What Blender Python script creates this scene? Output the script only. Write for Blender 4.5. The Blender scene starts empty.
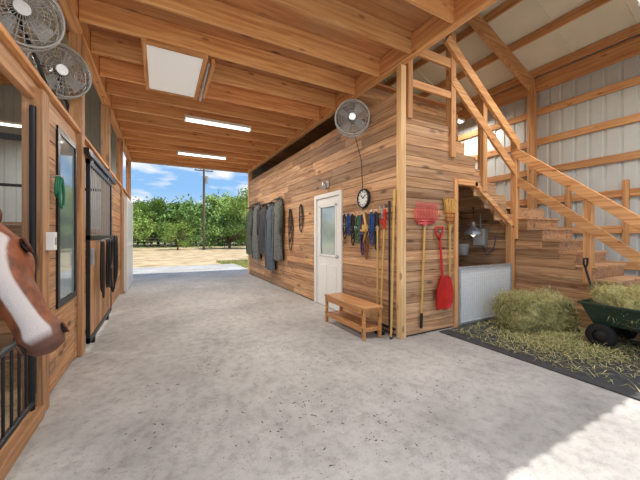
import bpy, math, random
from mathutils import Vector, Matrix, noise
random.seed(7)
S=bpy.context.scene
def lin(c):
    return tuple(((x/255)/12.92 if x/255<=.04045 else ((x/255+.055)/1.055)**2.4) for x in c)+(1,)
# ---------------------------------------------------------------- materials
def newmat(name):
    m=bpy.data.materials.new(name); m.use_nodes=True
    nt=m.node_tree; return m,nt,nt.nodes['Principled BSDF']
def N(nt,t,**k):
    n=nt.nodes.new(t)
    for a,b in k.items(): setattr(n,a,b)
    return n
def plain(name,col,rough=.6,metal=0,var=.12,scale=14,bump=.0,emit=0):
    m,nt,b=newmat(name)
    tc=N(nt,'ShaderNodeTexCoord'); no=N(nt,'ShaderNodeTexNoise'); no.inputs['Scale'].default_value=scale; no.inputs['Detail'].default_value=5
    nt.links.new(tc.outputs['Object'],no.inputs['Vector'])
    r=N(nt,'ShaderNodeValToRGB'); c=lin(col)
    r.color_ramp.elements[0].position=.3; r.color_ramp.elements[1].position=.7
    r.color_ramp.elements[0].color=tuple(x*(1-var) for x in c[:3])+(1,)
    r.color_ramp.elements[1].color=tuple(min(1,x*(1+var)) for x in c[:3])+(1,)
    nt.links.new(no.outputs['Fac'],r.inputs['Fac']); nt.links.new(r.outputs['Color'],b.inputs['Base Color'])
    b.inputs['Roughness'].default_value=rough; b.inputs['Metallic'].default_value=metal
    if bump:
        bp=N(nt,'ShaderNodeBump'); bp.inputs['Strength'].default_value=bump; bp.inputs['Distance'].default_value=.02
        nt.links.new(no.outputs['Fac'],bp.inputs['Height']); nt.links.new(bp.outputs['Normal'],b.inputs['Normal'])
    if emit:
        b.inputs['Emission Color'].default_value=c; b.inputs['Emission Strength'].default_value=emit
    return m
def wood(name,axis,c1,c2,var=.35,knots=True,rough=.65):
    m,nt,b=newmat(name); L=nt.links.new
    tc=N(nt,'ShaderNodeTexCoord'); geo=N(nt,'ShaderNodeNewGeometry')
    comb=N(nt,'ShaderNodeVectorMath',operation='SCALE'); comb.inputs[0].default_value=(13.1,7.7,19.3)
    L(geo.outputs['Random Per Island'],comb.inputs['Scale'])
    add=N(nt,'ShaderNodeVectorMath',operation='ADD'); L(tc.outputs['Object'],add.inputs[0]); L(comb.outputs[0],add.inputs[1])
    mp=N(nt,'ShaderNodeMapping'); sc=[26,26,26]; sc[axis]=1.1; mp.inputs['Scale'].default_value=sc
    L(add.outputs[0],mp.inputs['Vector'])
    no=N(nt,'ShaderNodeTexNoise'); no.inputs['Scale'].default_value=1; no.inputs['Detail'].default_value=7; no.inputs['Distortion'].default_value=.9; no.inputs['Roughness'].default_value=.6
    L(mp.outputs[0],no.inputs['Vector'])
    r=N(nt,'ShaderNodeValToRGB'); r.color_ramp.elements[0].position=.36; r.color_ramp.elements[1].position=.62
    r.color_ramp.elements[0].color=lin(c2); r.color_ramp.elements[1].color=lin(c1)
    L(no.outputs['Fac'],r.inputs['Fac'])
    col=r.outputs['Color']
    mp2=N(nt,'ShaderNodeMapping'); s2=[5.5,5.5,5.5]; s2[axis]=2.0; mp2.inputs['Scale'].default_value=s2
    L(add.outputs[0],mp2.inputs['Vector'])
    vo=N(nt,'ShaderNodeTexVoronoi'); vo.inputs['Scale'].default_value=1; L(mp2.outputs[0],vo.inputs['Vector'])
    kr=N(nt,'ShaderNodeValToRGB'); kr.color_ramp.elements[0].position=.07; kr.color_ramp.elements[1].position=.2 if knots else .13
    kr.color_ramp.elements[0].color=(.22,.15,.10,1) if knots else (.5,.4,.32,1); kr.color_ramp.elements[1].color=(1,1,1,1)
    L(vo.outputs['Distance'],kr.inputs['Fac'])
    mu=N(nt,'ShaderNodeMixRGB',blend_type='MULTIPLY'); mu.inputs[0].default_value=.9
    L(col,mu.inputs[1]); L(kr.outputs['Color'],mu.inputs[2]); col=mu.outputs[0]
    if knots:
        n3=N(nt,'ShaderNodeTexNoise'); n3.inputs['Scale'].default_value=1.1; n3.inputs['Detail'].default_value=5; L(add.outputs[0],n3.inputs['Vector'])
        mr3=N(nt,'ShaderNodeMapRange'); mr3.inputs['From Min'].default_value=.45; mr3.inputs['From Max'].default_value=.75; mr3.inputs['To Max'].default_value=.4
        L(n3.outputs['Fac'],mr3.inputs['Value'])
        m3=N(nt,'ShaderNodeMixRGB'); L(mr3.outputs[0],m3.inputs[0]); L(col,m3.inputs[1]); m3.inputs[2].default_value=lin((190,166,138)); col=m3.outputs[0]
    mr=N(nt,'ShaderNodeMapRange'); mr.inputs['To Min'].default_value=1-var; mr.inputs['To Max'].default_value=1+var*.7
    L(geo.outputs['Random Per Island'],mr.inputs['Value'])
    hs=N(nt,'ShaderNodeHueSaturation'); L(mr.outputs[0],hs.inputs['Value']); L(col,hs.inputs['Color'])
    L(hs.outputs[0],b.inputs['Base Color'])
    b.inputs['Roughness'].default_value=rough
    bp=N(nt,'ShaderNodeBump'); bp.inputs['Strength'].default_value=.3; bp.inputs['Distance'].default_value=.01
    L(no.outputs['Fac'],bp.inputs['Height']); L(bp.outputs['Normal'],b.inputs['Normal'])
    return m
WALLC=((208,164,120),(150,102,68))
Wx=wood('cedar_wall_x',0,*WALLC,var=.4); Wy=wood('cedar_wall_y',1,*WALLC,var=.4); Wz=wood('cedar_wall_z',2,*WALLC,var=.4)
FR=((230,176,120),(190,130,80))
Fx=wood('pine_frame_x',0,*FR,var=.18,knots=False); Fy=wood('pine_frame_y',1,*FR,var=.18,knots=False); Fz=wood('pine_frame_z',2,*FR,var=.18,knots=False)
JO=wood('joist_lumber',0,(248,198,138),(214,150,94),var=.22,knots=False)
TR=((236,200,148),(208,162,110))
Tx=wood('trim_x',0,*TR,var=.08,knots=False); Ty=wood('trim_y',1,*TR,var=.08,knots=False); Tz=wood('trim_z',2,*TR,var=.08,knots=False)
DK=wood('deck_boards',0,(220,160,106),(180,118,74),var=.32)
ORG=wood('bench_wood',1,(212,154,94),(178,116,62),var=.1,knots=False,rough=.35)
SW=wood('stall_wood',2,(198,150,104),(146,100,66),var=.3)
SWy=wood('stall_wood_y',1,(198,150,104),(146,100,66),var=.3)
BLK=plain('black_steel',(34,34,36),.4,.3)
BLKP=plain('black_plastic',(30,30,32),.5)
TUB=plain('green_tray',(36,56,44),.5)
DRK=plain('dark_void',(46,42,40),.9)  # near-black colour stands in for unlit space behind boards and over tack room
GRY=plain('grey_steel',(170,170,168),.4,.3)
SIL=plain('galvanized',(190,192,195),.35,.5)
WHT=plain('white_paint',(236,236,232),.45,0,.03)
METAL=plain('white_siding',(210,214,212),.4,.1,.05,3)
METALG=plain('grey_siding',(186,194,196),.4,.1,.06,3)
ROOFM=plain('roof_liner',(236,230,208),.6,0,.05,2)
RED=plain('red_plastic',(205,40,34),.4)
PINK=plain('faded_red_plastic',(214,92,88),.45)
YEL=plain('yellow_handle',(206,168,96),.5)
STRAW=plain('straw_bristle',(206,160,88),.9,0,.3,60)
BLUE=plain('blue_nylon',(34,76,140),.6)
PURP=plain('purple_nylon',(80,56,100),.6)
GRN=plain('green_nylon',(24,112,84),.6)
TAN=plain('tan_leather',(130,84,52),.6)
MAT=plain('rubber_mat',(66,68,70),.8,0,.2,30,.2)
GLASSD=plain('window_glass',(150,166,168),.06,.3,.15,2)
GLASSL=plain('door_glass_reflect',(176,190,190),.08,.2,.2,3)  # pale opaque grey-blue paints in the light reflecting off the pane
TUBE=plain('lamp_tube',(255,250,240),.5,0,0,1,0,2.2)
PANEL=plain('hatch_panel_glow',(240,240,238),.5,0,.02,2,0,.25)  # white panel with a faint glow added, though it is no lamp
RUBBER=plain('tyre_rubber',(26,26,27),.8)
HAYM=plain('hay',(176,168,112),.95,0,.35,40)
H2=plain('hay_light',(210,200,150),.95); H3=plain('hay_green',(148,154,92),.95)
LEATH=plain('dark_leather',(44,30,24),.5)
CL1=plain('coat_charcoal',(62,64,66),.9,0,.3,20,.4)
CL2=plain('coat_grey',(104,106,106),.9,0,.35,20,.4)
CL3=plain('coat_olive',(84,90,80),.9,0,.35,20,.4)
CL4=plain('coat_blue_grey',(86,98,110),.9,0,.3,20,.4)
BARK=plain('bark',(112,98,80),.9,0,.3,10,.4)
LEAF=plain('leaves',(140,166,80),.8,0,.4,1.2)
LEAF2=plain('leaves_dark',(112,144,72),.8,0,.4,1.2)
POLE=plain('pole_wood',(110,96,80),.9)
def concrete():
    m,nt,b=newmat('concrete'); L=nt.links.new
    tc=N(nt,'ShaderNodeTexCoord')
    n1=N(nt,'ShaderNodeTexNoise'); n1.inputs['Scale'].default_value=.8; n1.inputs['Detail'].default_value=9; n1.inputs['Roughness'].default_value=.68
    n2=N(nt,'ShaderNodeTexNoise'); n2.inputs['Scale'].default_value=13; n2.inputs['Detail'].default_value=8; n2.inputs['Roughness'].default_value=.75
    n4=N(nt,'ShaderNodeTexNoise'); n4.inputs['Scale'].default_value=1.7; n4.inputs['Detail'].default_value=4
    n5=N(nt,'ShaderNodeTexNoise'); n5.inputs['Scale'].default_value=48; n5.inputs['Detail'].default_value=3
    for n in (n1,n2,n4,n5): L(tc.outputs['Object'],n.inputs['Vector'])
    r=N(nt,'ShaderNodeValToRGB'); r.color_ramp.elements[0].position=.35; r.color_ramp.elements[1].position=.65
    r.color_ramp.elements[0].color=lin((160,158,155)); r.color_ramp.elements[1].color=lin((194,192,188))
    L(n1.outputs['Fac'],r.inputs['Fac'])
    r2=N(nt,'ShaderNodeValToRGB'); r2.color_ramp.elements[0].position=.36; r2.color_ramp.elements[1].position=.54
    r2.color_ramp.elements[0].color=(.58,.57,.56,1); r2.color_ramp.elements[1].color=(1,1,1,1)
    L(n2.outputs['Fac'],r2.inputs['Fac'])
    mu=N(nt,'ShaderNodeMixRGB',blend_type='MULTIPLY'); mu.inputs[0].default_value=.6; L(r.outputs[0],mu.inputs[1]); L(r2.outputs[0],mu.inputs[2])
    r3=N(nt,'ShaderNodeValToRGB'); r3.color_ramp.elements[0].position=.61; r3.color_ramp.elements[1].position=.67
    r3.color_ramp.elements[0].color=(0,0,0,1); r3.color_ramp.elements[1].color=(1,1,1,1)
    L(n5.outputs['Fac'],r3.inputs['Fac'])
    r4=N(nt,'ShaderNodeValToRGB'); r4.color_ramp.elements[0].position=.42; r4.color_ramp.elements[1].position=.6
    L(n4.outputs['Fac'],r4.inputs['Fac'])
    ma=N(nt,'ShaderNodeMath',operation='MULTIPLY'); L(r3.outputs[0],ma.inputs[0]); L(r4.outputs[0],ma.inputs[1])
    mb=N(nt,'ShaderNodeMath',operation='MULTIPLY'); L(ma.outputs[0],mb.inputs[0]); mb.inputs[1].default_value=.6
    mx=N(nt,'ShaderNodeMixRGB'); L(mb.outputs[0],mx.inputs[0]); L(mu.outputs[0],mx.inputs[1]); mx.inputs[2].default_value=lin((116,106,94))
    L(mx.outputs[0],b.inputs['Base Color']); b.inputs['Roughness'].default_value=.75
    bp=N(nt,'ShaderNodeBump'); bp.inputs['Strength'].default_value=.35; bp.inputs['Distance'].default_value=.012
    L(n2.outputs['Fac'],bp.inputs['Height']); L(bp.outputs['Normal'],b.inputs['Normal'])
    return m
CONC=concrete()
# ---------------------------------------------------------------- mesh builder
class MB:
    def __init__(s): s.v=[];s.f=[];s.m=[];s.mats=[];s.sm=[]
    def mi(s,mat):
        if mat not in s.mats: s.mats.append(mat)
        return s.mats.index(mat)
    def raw(s,vs,fs,mat,smooth=False):
        o=len(s.v); s.v+= [tuple(v) for v in vs]; k=s.mi(mat)
        for f in fs: s.f.append([o+i for i in f]); s.m.append(k); s.sm.append(smooth)
    def bb(s,a,b,mat):
        x0,x1=sorted((a[0],b[0]));y0,y1=sorted((a[1],b[1]));z0,z1=sorted((a[2],b[2]))
        s.raw([(x0,y0,z0),(x1,y0,z0),(x1,y1,z0),(x0,y1,z0),(x0,y0,z1),(x1,y0,z1),(x1,y1,z1),(x0,y1,z1)],
          [(0,3,2,1),(4,5,6,7),(0,1,5,4),(1,2,6,5),(2,3,7,6),(3,0,4,7)],mat)
    def bar(s,p0,p1,w,h,mat,up=(0,0,1)):
        p0=Vector(p0);p1=Vector(p1);d=(p1-p0).normalized();u=Vector(up)
        if abs(d.dot(u))>.98:u=Vector((1,0,0))
        sd=d.cross(u).normalized();u=sd.cross(d)
        vs=[p+sd*a*w/2+u*b*h/2 for p in(p0,p1) for a,b in((-1,-1),(1,-1),(1,1),(-1,1))]
        s.raw(vs,[(0,1,2,3),(7,6,5,4),(0,4,5,1),(1,5,6,2),(2,6,7,3),(3,7,4,0)],mat)
    def cyl(s,p0,p1,r0,mat,r1=None,n=14):
        if r1 is None:r1=r0
        p0=Vector(p0);p1=Vector(p1);d=(p1-p0).normalized()
        a=d.orthogonal().normalized();b=d.cross(a)
        vs=[];
        for p,r in((p0,r0),(p1,r1)):
            for i in range(n):
                t=2*math.pi*i/n; vs.append(p+(a*math.cos(t)+b*math.sin(t))*r)
        s.raw(vs,[(i,(i+1)%n,n+(i+1)%n,n+i) for i in range(n)],mat,True)
        s.raw(vs[:n],[tuple(range(n))[::-1]],mat); s.raw(vs[n:],[tuple(range(n))],mat)
    def tube(s,pts,r,mat,n=8,closed=False,rads=None):
        pts=[Vector(p) for p in pts];k=len(pts);vs=[]
        a=None
        for i,p in enumerate(pts):
            if closed: d=pts[(i+1)%k]-pts[i-1]
            else: d=pts[min(i+1,k-1)]-pts[max(i-1,0)]
            d.normalize()
            if a is None:a=d.orthogonal().normalized()
            a=(a-d*a.dot(d)).normalized();b=d.cross(a)
            rr=rads[i] if rads else r
            for j in range(n):
                t=2*math.pi*j/n; vs.append(p+(a*math.cos(t)+b*math.sin(t))*rr)
        fs=[]
        for i in range(k if closed else k-1):
            for j in range(n):
                i2=(i+1)%k; fs.append((i*n+j,i*n+(j+1)%n,i2*n+(j+1)%n,i2*n+j))
        if not closed: fs+= [tuple(range(n))[::-1],tuple(range((k-1)*n,k*n))]
        s.raw(vs,fs,mat,True)
    def ring(s,c,nrm,R,r,mat,n=32,m=6):
        c=Vector(c);d=Vector(nrm).normalized();a=d.orthogonal().normalized();b=d.cross(a)
        s.tube([c+(a*math.cos(2*math.pi*i/n)+b*math.sin(2*math.pi*i/n))*R for i in range(n)],r,mat,m,True)
    def lathe(s,c,axis,prof,mat,n=24):
        c=Vector(c);d=Vector(axis).normalized();a=d.orthogonal().normalized();b=d.cross(a);vs=[]
        for h,r in prof:
            for i in range(n):
                t=2*math.pi*i/n; vs.append(c+d*h+(a*math.cos(t)+b*math.sin(t))*max(r,1e-4))
        k=len(prof)
        s.raw(vs,[(i*n+j,i*n+(j+1)%n,(i+1)*n+(j+1)%n,(i+1)*n+j) for i in range(k-1) for j in range(n)],mat,True)
    def ell(s,c,rad,mat,n=16,m=10,rot=None):
        vs=[];c=Vector(c)
        for i in range(m+1):
            ph=math.pi*i/m
            for j in range(n):
                t=2*math.pi*j/n
                v=Vector((math.sin(ph)*math.cos(t)*rad[0],math.sin(ph)*math.sin(t)*rad[1],math.cos(ph)*rad[2]))
                if rot: v=rot@v
                vs.append(c+v)
        s.raw(vs,[(i*n+j,i*n+(j+1)%n,(i+1)*n+(j+1)%n,(i+1)*n+j)[::-1] for i in range(m) for j in range(n)],mat,True)
    def out(s,name,bevel=0,parent=None,center=True):
        me=bpy.data.meshes.new(name)
        c=Vector((0,0,0))
        if center and s.v:
            xs=[v[0] for v in s.v];ys=[v[1] for v in s.v];zs=[v[2] for v in s.v]
            c=Vector(((min(xs)+max(xs))/2,(min(ys)+max(ys))/2,min(zs)))
        me.from_pydata([(v[0]-c.x,v[1]-c.y,v[2]-c.z) for v in s.v],[],s.f)
        for m in s.mats: me.materials.append(m)
        me.polygons.foreach_set('material_index',s.m); me.polygons.foreach_set('use_smooth',s.sm)
        me.update()
        o=bpy.data.objects.new(name,me); o.location=c; S.collection.objects.link(o)
        if bevel:
            b=o.modifiers.new('bevel','BEVEL'); b.width=bevel; b.segments=1; b.limit_method='ANGLE'; b.angle_limit=1.0
        if parent: o.parent=parent; 
        return o
XL,XR,XE,XW=-.8,2.8,7.4,-5.4
Y0,Y1=.2,10.7
# ---------------------------------------------------------------- ground, floor
b=MB(); b.bb((XW-.1,Y0,-.25),(XE+.1,Y1,0),CONC); b.out('floor')
def groundmat():
    m,nt,bs=newmat('dirt_and_grass'); L=nt.links.new
    tc=N(nt,'ShaderNodeTexCoord')
    n1=N(nt,'ShaderNodeTexNoise'); n1.inputs['Scale'].default_value=.25; n1.inputs['Detail'].default_value=8
    n2=N(nt,'ShaderNodeTexNoise'); n2.inputs['Scale'].default_value=1.2; n2.inputs['Detail'].default_value=8
    for n in(n1,n2): L(tc.outputs['Object'],n.inputs['Vector'])
    r=N(nt,'ShaderNodeValToRGB'); r.color_ramp.elements[0].color=lin((160,136,100)); r.color_ramp.elements[1].color=lin((210,186,148))
    r.color_ramp.elements[0].position=.34; r.color_ramp.elements[1].position=.66
    L(n2.outputs['Fac'],r.inputs[0])
    g=N(nt,'ShaderNodeValToRGB'); g.color_ramp.elements[0].color=lin((120,132,76)); g.color_ramp.elements[1].color=lin((186,180,128))
    g.color_ramp.elements[0].position=.35; g.color_ramp.elements[1].position=.65
    L(n2.outputs['Fac'],g.inputs[0])
    sx=N(nt,'ShaderNodeSeparateXYZ'); L(tc.outputs['Object'],sx.inputs[0])
    a=N(nt,'ShaderNodeMath',operation='MULTIPLY_ADD'); L(n1.outputs['Fac'],a.inputs[0]); a.inputs[1].default_value=10; L(sx.outputs['Y'],a.inputs[2])
    mr=N(nt,'ShaderNodeMapRange'); mr.inputs['From Min'].default_value=43; mr.inputs['From Max'].default_value=47; L(a.outputs[0],mr.inputs['Value'])
    mx=N(nt,'ShaderNodeMixRGB'); L(mr.outputs[0],mx.inputs[0]); L(r.outputs[0],mx.inputs[1]); L(g.outputs[0],mx.inputs[2])
    L(mx.outputs[0],bs.inputs['Base Color']); bs.inputs['Roughness'].default_value=.95
    return m
b=MB(); b.raw([(-120,-60,-.06),(120,-60,-.06),(120,160,-.06),(-120,160,-.06)],[(0,1,2,3)],groundmat()); b.out('ground',center=False)
b=MB(); b.bb((-1.6,Y1,-.2),(3.2,15.0,-.01),CONC); b.out('driveway_slab')
b=MB(); b.bb((XW,Y0-6,-.2),(XE,Y0,-.01),CONC); b.out('front_bounce_apron')  # unseen slab added to bounce sunlight into the barn
b=MB(); GR=plain('grass_blades',(158,164,100),.9,0,.35,2)
for i in range(9000):
    x=random.uniform(2.7,6.5);y=random.uniform(11.2,17.2)
    if x<3.3 and y<15.2: continue
    h=random.uniform(.04,.13);a=random.uniform(0,6.28);dx,dy=math.cos(a)*.02,math.sin(a)*.02
    b.raw([(x-dx,y-dy,-.06),(x+dx,y+dy,-.06),(x+dy*2,y-dx*2,-.06+h)],[(0,1,2)],GR)
b.out('grass_patch')
b=MB(); b.bb((3.46,.3,.0),(5.34,2.93,.015),MAT); b.out('rubber_mat')
b=MB(); DB=plain('dirt_flakes',(96,84,70),.95,0,.3,30); rg=random.Random(11)
cs=[(.75,1.9,.35),(1.1,2.2,.3),(.2,2.4,.4),(1.7,2.9,.4),(.9,3.6,.6),(2.0,1.9,.5),(1.4,1.6,.3),(.3,3.3,.4),(3.0,2.3,.35)]
for k in range(380):
    c=rg.choice(cs); x=c[0]+rg.gauss(0,c[2]*.6); y=c[1]+rg.gauss(0,c[2]*.6)
    if x<-.7 or x>3.4 or y<.6: continue
    if x>2.7 and y>2.9: continue
    s=rg.uniform(.003,.009);a=rg.uniform(0,6.28);u=Vector((math.cos(a),math.sin(a),0))*s*rg.uniform(.8,2.4);v=Vector((-math.sin(a),math.cos(a),0))*s*.6
    p=Vector((x,y,.001)); t=Vector((0,0,s*.5))
    b.raw([p-u,p-v,p+u,p+v,p+t],[(0,1,4),(1,2,4),(2,3,4),(3,0,4)],DB)
b.out('floor_dirt')
BH=.142
def rowboards(b,plane,c,thick,lo,hi,z0,z1,mat,skip=None,maxlen=2.6):
    z=z0
    while z<z1-.02:
        zb=min(z+BH,z1)
        iv=skip(z,zb) if skip else [(lo,hi)]
        for (a,e) in iv:
            if e-a<.02: continue
            p=a
            first=True
            while p<e-1e-4:
                q=p+(random.uniform(.5,maxlen) if first else random.uniform(1.4,maxlen)); first=False
                if q>e-.35:q=e
                if plane=='x': b.bb((c,p+.001,z+.003),(c+thick,q-.001,zb-.002),mat)
                else: b.bb((p+.001,c,z+.003),(q-.001,c+thick,zb-.002),mat)
                p=q
        z=zb
DY0,DY1,DZ=4.48,5.40,2.10
def sk(za,zb):
    if za<DZ: return [(3.0,DY0),(DY1,10.6)]
    return [(3.0,10.6)]
b=MB(); rowboards(b,'x',XR,.022,3,10.6,.02,3.3,Wy,sk)
b.bb((XR+.024,3.02,0),(XR+.06,DY0,3.3),DRK); b.bb((XR+.024,DY1,0),(XR+.06,10.6,3.3),DRK); b.bb((XR+.024,DY0,DZ),(XR+.06,DY1,3.3),DRK)
b.out('wall_right',.003)
b=MB(); b.bb((2.775,2.955,.0),(2.865,3.045,3.6),Tz); b.out('trim_1',.004)
b=MB(); b.bb((2.77,10.56,0),(2.9,10.68,3.6),Tz); b.out('trim_2',.004)
b=MB(); b.bb((2.87,4.1,3.27),(5.4,10.6,3.3),DRK); b.out('ceiling_tack_room')
b=MB(); rowboards(b,'y',4.1,.03,2.9,5.4,0,3.9,Wx); b.out('wall_stair_back',.003)
b=MB(); b.bb((5.37,4.14,0),(5.4,10.6,3.9),Wy); b.out('wall_tack_side')
def st1(i): return 2.95-.1833*(i+1)
def top_front(z):
    if z>2.95: return 2.8
    x=3.8
    for i in range(6):
        if st1(i)-.0>=z: x=3.8+.2667*(i+1)
    return x
def skf(za,zb):
    tx=top_front(zb)
    if zb<=1.5: return [(2.87,3.85)]
    if za<2.14:
        zm=(za+zb)/2; dx=4.3+(2.14-zm)/.64*1.0
        r=[(2.87,3.85)]
        if tx>dx: r.append((dx,tx))
        return r
    return [(2.87,tx)]
b=MB(); rowboards(b,'y',2.98,.022,2.87,5.4,.02,2.95,Wx,skf)
b.bb((2.87,3.004,0),(3.83,3.03,2.9),DRK); 
b.out('wall_front_partition',.003)
b=MB(); rowboards(b,'x',5.34,.03,3.06,4.09,0,1.78,Wy); b.out('wall_alcove_side',.003)
b=MB()
b.bb((3.82,2.955,0),(3.9,3.05,2.2),Fz)
b.bb((3.9,2.955,2.12),(4.36,3.05,2.2),Fx)
b.bar((4.3,3.0,2.17),(5.36,3.0,1.50),.09,.08,Fx)
b.bb((5.24,2.955,0),(5.33,3.05,1.53),Fz)
b.out('trim_3',.004)
b=MB()
TW=wood('tread_wood',1,(216,170,124),(168,120,82),var=.2)
for i in range(6):
    x0=3.8+.2667*i; z=st1(i)
    if i<5:
        b.bb((x0-.0,3.0,z-.035),(x0+.2667+.03,4.08,z),TW)
    b.bb((x0-.02,3.03,z),(x0,4.08,z+.1483),TW)
    if i<5: b.bb((x0,3.003,z-.42),(x0+.2667,3.03,z-.036),Wx)
b.bb((2.9,3.0,2.91),(3.83,4.08,2.948),TW)
b.bb((5.13,3.0,1.812),(6.4,4.08,1.85),TW)
b.bb((3.8,3.04,2.5),(3.83,4.08,2.9),Fy)
b.bar((3.8,3.05,2.62),(5.2,3.05,1.66),.04,.25,Fx)
b.bar((3.8,4.04,2.62),(5.2,4.04,1.66),.04,.25,Fx)
for x,y in((5.45,4.02),(6.34,4.02),(6.34,3.05)): b.bb((x-.05,y-.05,0),(x+.05,y+.05,1.81),Fz)
b.bb((5.4,4.04,1.6),(6.4,4.08,1.81),Fx); b.bb((6.36,3.1,1.6),(6.4,4.0,1.81),Fy)
def st2(j): return 1.85-.185*(j+1)
for j in range(9):
    ya=3.0-.22*j; z=st2(j)
    b.bb((5.38,ya-.22-.03,z-.035),(6.4,ya,z),TW)
    b.bb((5.42,ya-.005,z),(6.38,ya+.015,z+.15),TW)
    b.bb((5.405,ya-.22,max(0,z-.4)),(5.43,ya,z-.036),Wy)
    b.bb((6.36,ya-.22,max(0,z-.4)),(6.385,ya,z-.036),Wy)
def skl(za,zb):
    y=3.0
    for j in range(9):
        if st2(j)-.037>=zb: y=3.0-.22*(j+1)
    return [(y,2.97)] if y<2.96 else []
rowboards(b,'x',5.383,.02,1,3,.0,1.81,Wy,skl)
b.bb((5.383,2.975,0),(5.403,3.0,1.5),Fz)
def post(x,y,za,zb,w=.10): b.bb((x-w/2,y-w/2,za),(x+w/2,y+w/2,zb),Fz)
post(2.94,2.99,2.92,4.0,.08); post(3.78,2.99,2.5,4.3); post(4.52,2.99,2.05,3.62); post(5.38,2.97,1.3,3.0)
b.bar((2.98,2.97,3.86),(3.78,2.97,3.86),.04,.13,Fx); b.bar((2.98,2.97,3.4),(3.78,2.97,3.4),.04,.1,Fx)
b.bar((3.6,2.92,4.16),(5.37,2.92,2.90),.05,.14,Fx); b.bar((3.76,2.95,3.62),(5.37,2.95,2.44),.04,.14,Fx)
def ry(y,h): return 1.85-(3.0-y)*.841+h
for yy in (1.98,1.0): post(5.42,yy,ry(yy,-.32),ry(yy,.98))
b.bar((5.35,2.98,ry(2.98,.97)),(5.35,.85,ry(.85,.97)),.05,.14,Fy); b.bar((5.37,2.98,ry(2.98,.5)),(5.37,.95,ry(.95,.5)),.04,.13,Fy)
b.out('staircase',.003)
# ---------------------------------------------------------------- loft framing
b=MB()
y=.3
while y<10.7:
    b.bb((XL+.05,y,3.62),(XR-.05,y+.042,3.87),JO); y+=.61
b.out('ceiling_joists',.003)
b=MB(); yy=Y0
while yy<Y1:
    b.bb((XL-.1,yy+.002,3.872),(XR+.05,min(yy+.24,Y1)-.002,3.9),DK); yy+=.24
b.out('ceiling')
b=MB(); yy=4.0  # deck added over the tack room to keep the gap below it dark
while yy<Y1:
    b.bb((XR+.06,yy+.002,3.9),(5.4,min(yy+.24,Y1)-.002,3.93),DK); yy+=.24
b.out('ceiling_loft_shade')
for i,xx in enumerate((XL,XR)):
    b=MB(); b.bb((xx-.045,Y0,3.6),(xx+.045,Y1,3.87),Fy)
    b.bb((xx+(.045 if i else -.09),Y0,3.66),(xx+(.09 if i else -.045),Y1,3.93),Fy)
    b.out('ceiling_beam',.004)
def rz(x): return 4.62+.4*(6.4-abs(x-1.0))
b=MB()
for s in(1,-1):
    xs0=1.0; xs1=1.0+6.6*s
    za,zb=rz(1.0)+.32,rz(1+6.6*s)+.32
    q=[(xs0,Y0-.3,za),(xs1,Y0-.3,zb),(xs1,Y1+.3,zb),(xs0,Y1+.3,za)]
    q2=[(p[0],p[1],p[2]+.05) for p in q]
    b.raw(q+q2,[(0,1,2,3),(7,6,5,4),(0,4,5,1),(1,5,6,2),(2,6,7,3),(3,7,4,0)],ROOFM)
    y=Y0
    while y<Y1:
        b.bar((xs0,y,za-.012),(xs1,y,zb-.012),.03,.02,ROOFM); y+=.9
b.out('roof')
b=MB()
for s in(1,-1):
    for k in range(8):
        x=1.0+s*(.5+k*.82); z=rz(x)+.22
        b.bar((x,Y0,z),(x,Y1,z),.045,.16,Fy,up=(.0,0,1))
    for yy in(.35,3.65,7.2,10.55):
        b.bar((1.0,yy,rz(1)+.0),(1+6.35*s,yy,rz(1+6.35*s)),.09,.26,Fx)
b.out('roof_framing',.004)
def corr(name,axis,c,lo,hi,z0,ztop,mat,inward,ztopf=None):
    b=MB(); p=lo; pts=[]
    while p<hi:
        for dp,d in((0,0),(.16,0),(.175,.02),(.215,.02),(.23,0)):
            if p+dp<=hi: pts.append((p+dp,d))
        p+=.23
    vs=[];n=len(pts)
    for (q,d) in pts:
        zt=ztopf(q) if ztopf else ztop
        for z in(z0,zt):
            vs.append((c-inward*d,q,z) if axis=='x' else (q,c-inward*d,z))
    b.raw(vs,[(2*i,2*i+2,2*i+3,2*i+1) for i in range(n-1)],mat)
    o=b.out(name); 
    so=o.modifiers.new('t','SOLIDIFY'); so.thickness=.004
    return o
corr('wall_east','x',XE,Y0,Y1,0,5.0,METAL,-1)
corr('wall_west','x',XW,Y0,Y1,0,5.0,METALG,1)
def gz(x): return rz(x)+.3
corr('wall_north_east','y',Y1+.02,XR+.1,XE,0,0,METAL,-1,gz)
corr('wall_north_west','y',Y1+.02,XW,XL-.1,0,0,METALG,-1,gz)
corr('wall_north_gable','y',Y1+.04,XL-.1,XR+.1,3.6,0,METAL,-1,gz)
corr('wall_south_shade_header','y',Y0,XW,XE,3.6,0,METAL,1,gz)  # unseen header, placed so its edge shades the floor behind the sun patch
b=MB()
for z in(.1,.75,1.4,2.05,2.7,3.35,4.0):
    b.bb((XE-.06,Y0,z),(XE-.022,Y1,z+.14),Fy)
b.bb((XE-.1,Y0,4.5),(XE-.06,Y1,4.82),Fy)
for yy in(.35,3.65,7.2,10.5): b.bb((XE-.2,yy-.07,0),(XE-.062,yy+.07,4.6),Fz)
for yy in(3.0,2.15): b.bb((XE-.1,yy-.045,1.2),(XE-.06,yy+.045,2.35),Fz)
b.out('wall_girts_east',.004)
b=MB()
for z in(.1,.9,1.7,2.5,3.3,4.1): b.bb((XW+.022,Y0,z),(XW+.06,Y1,z+.14),Fy)
b.out('wall_girts_west',.004)
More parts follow.
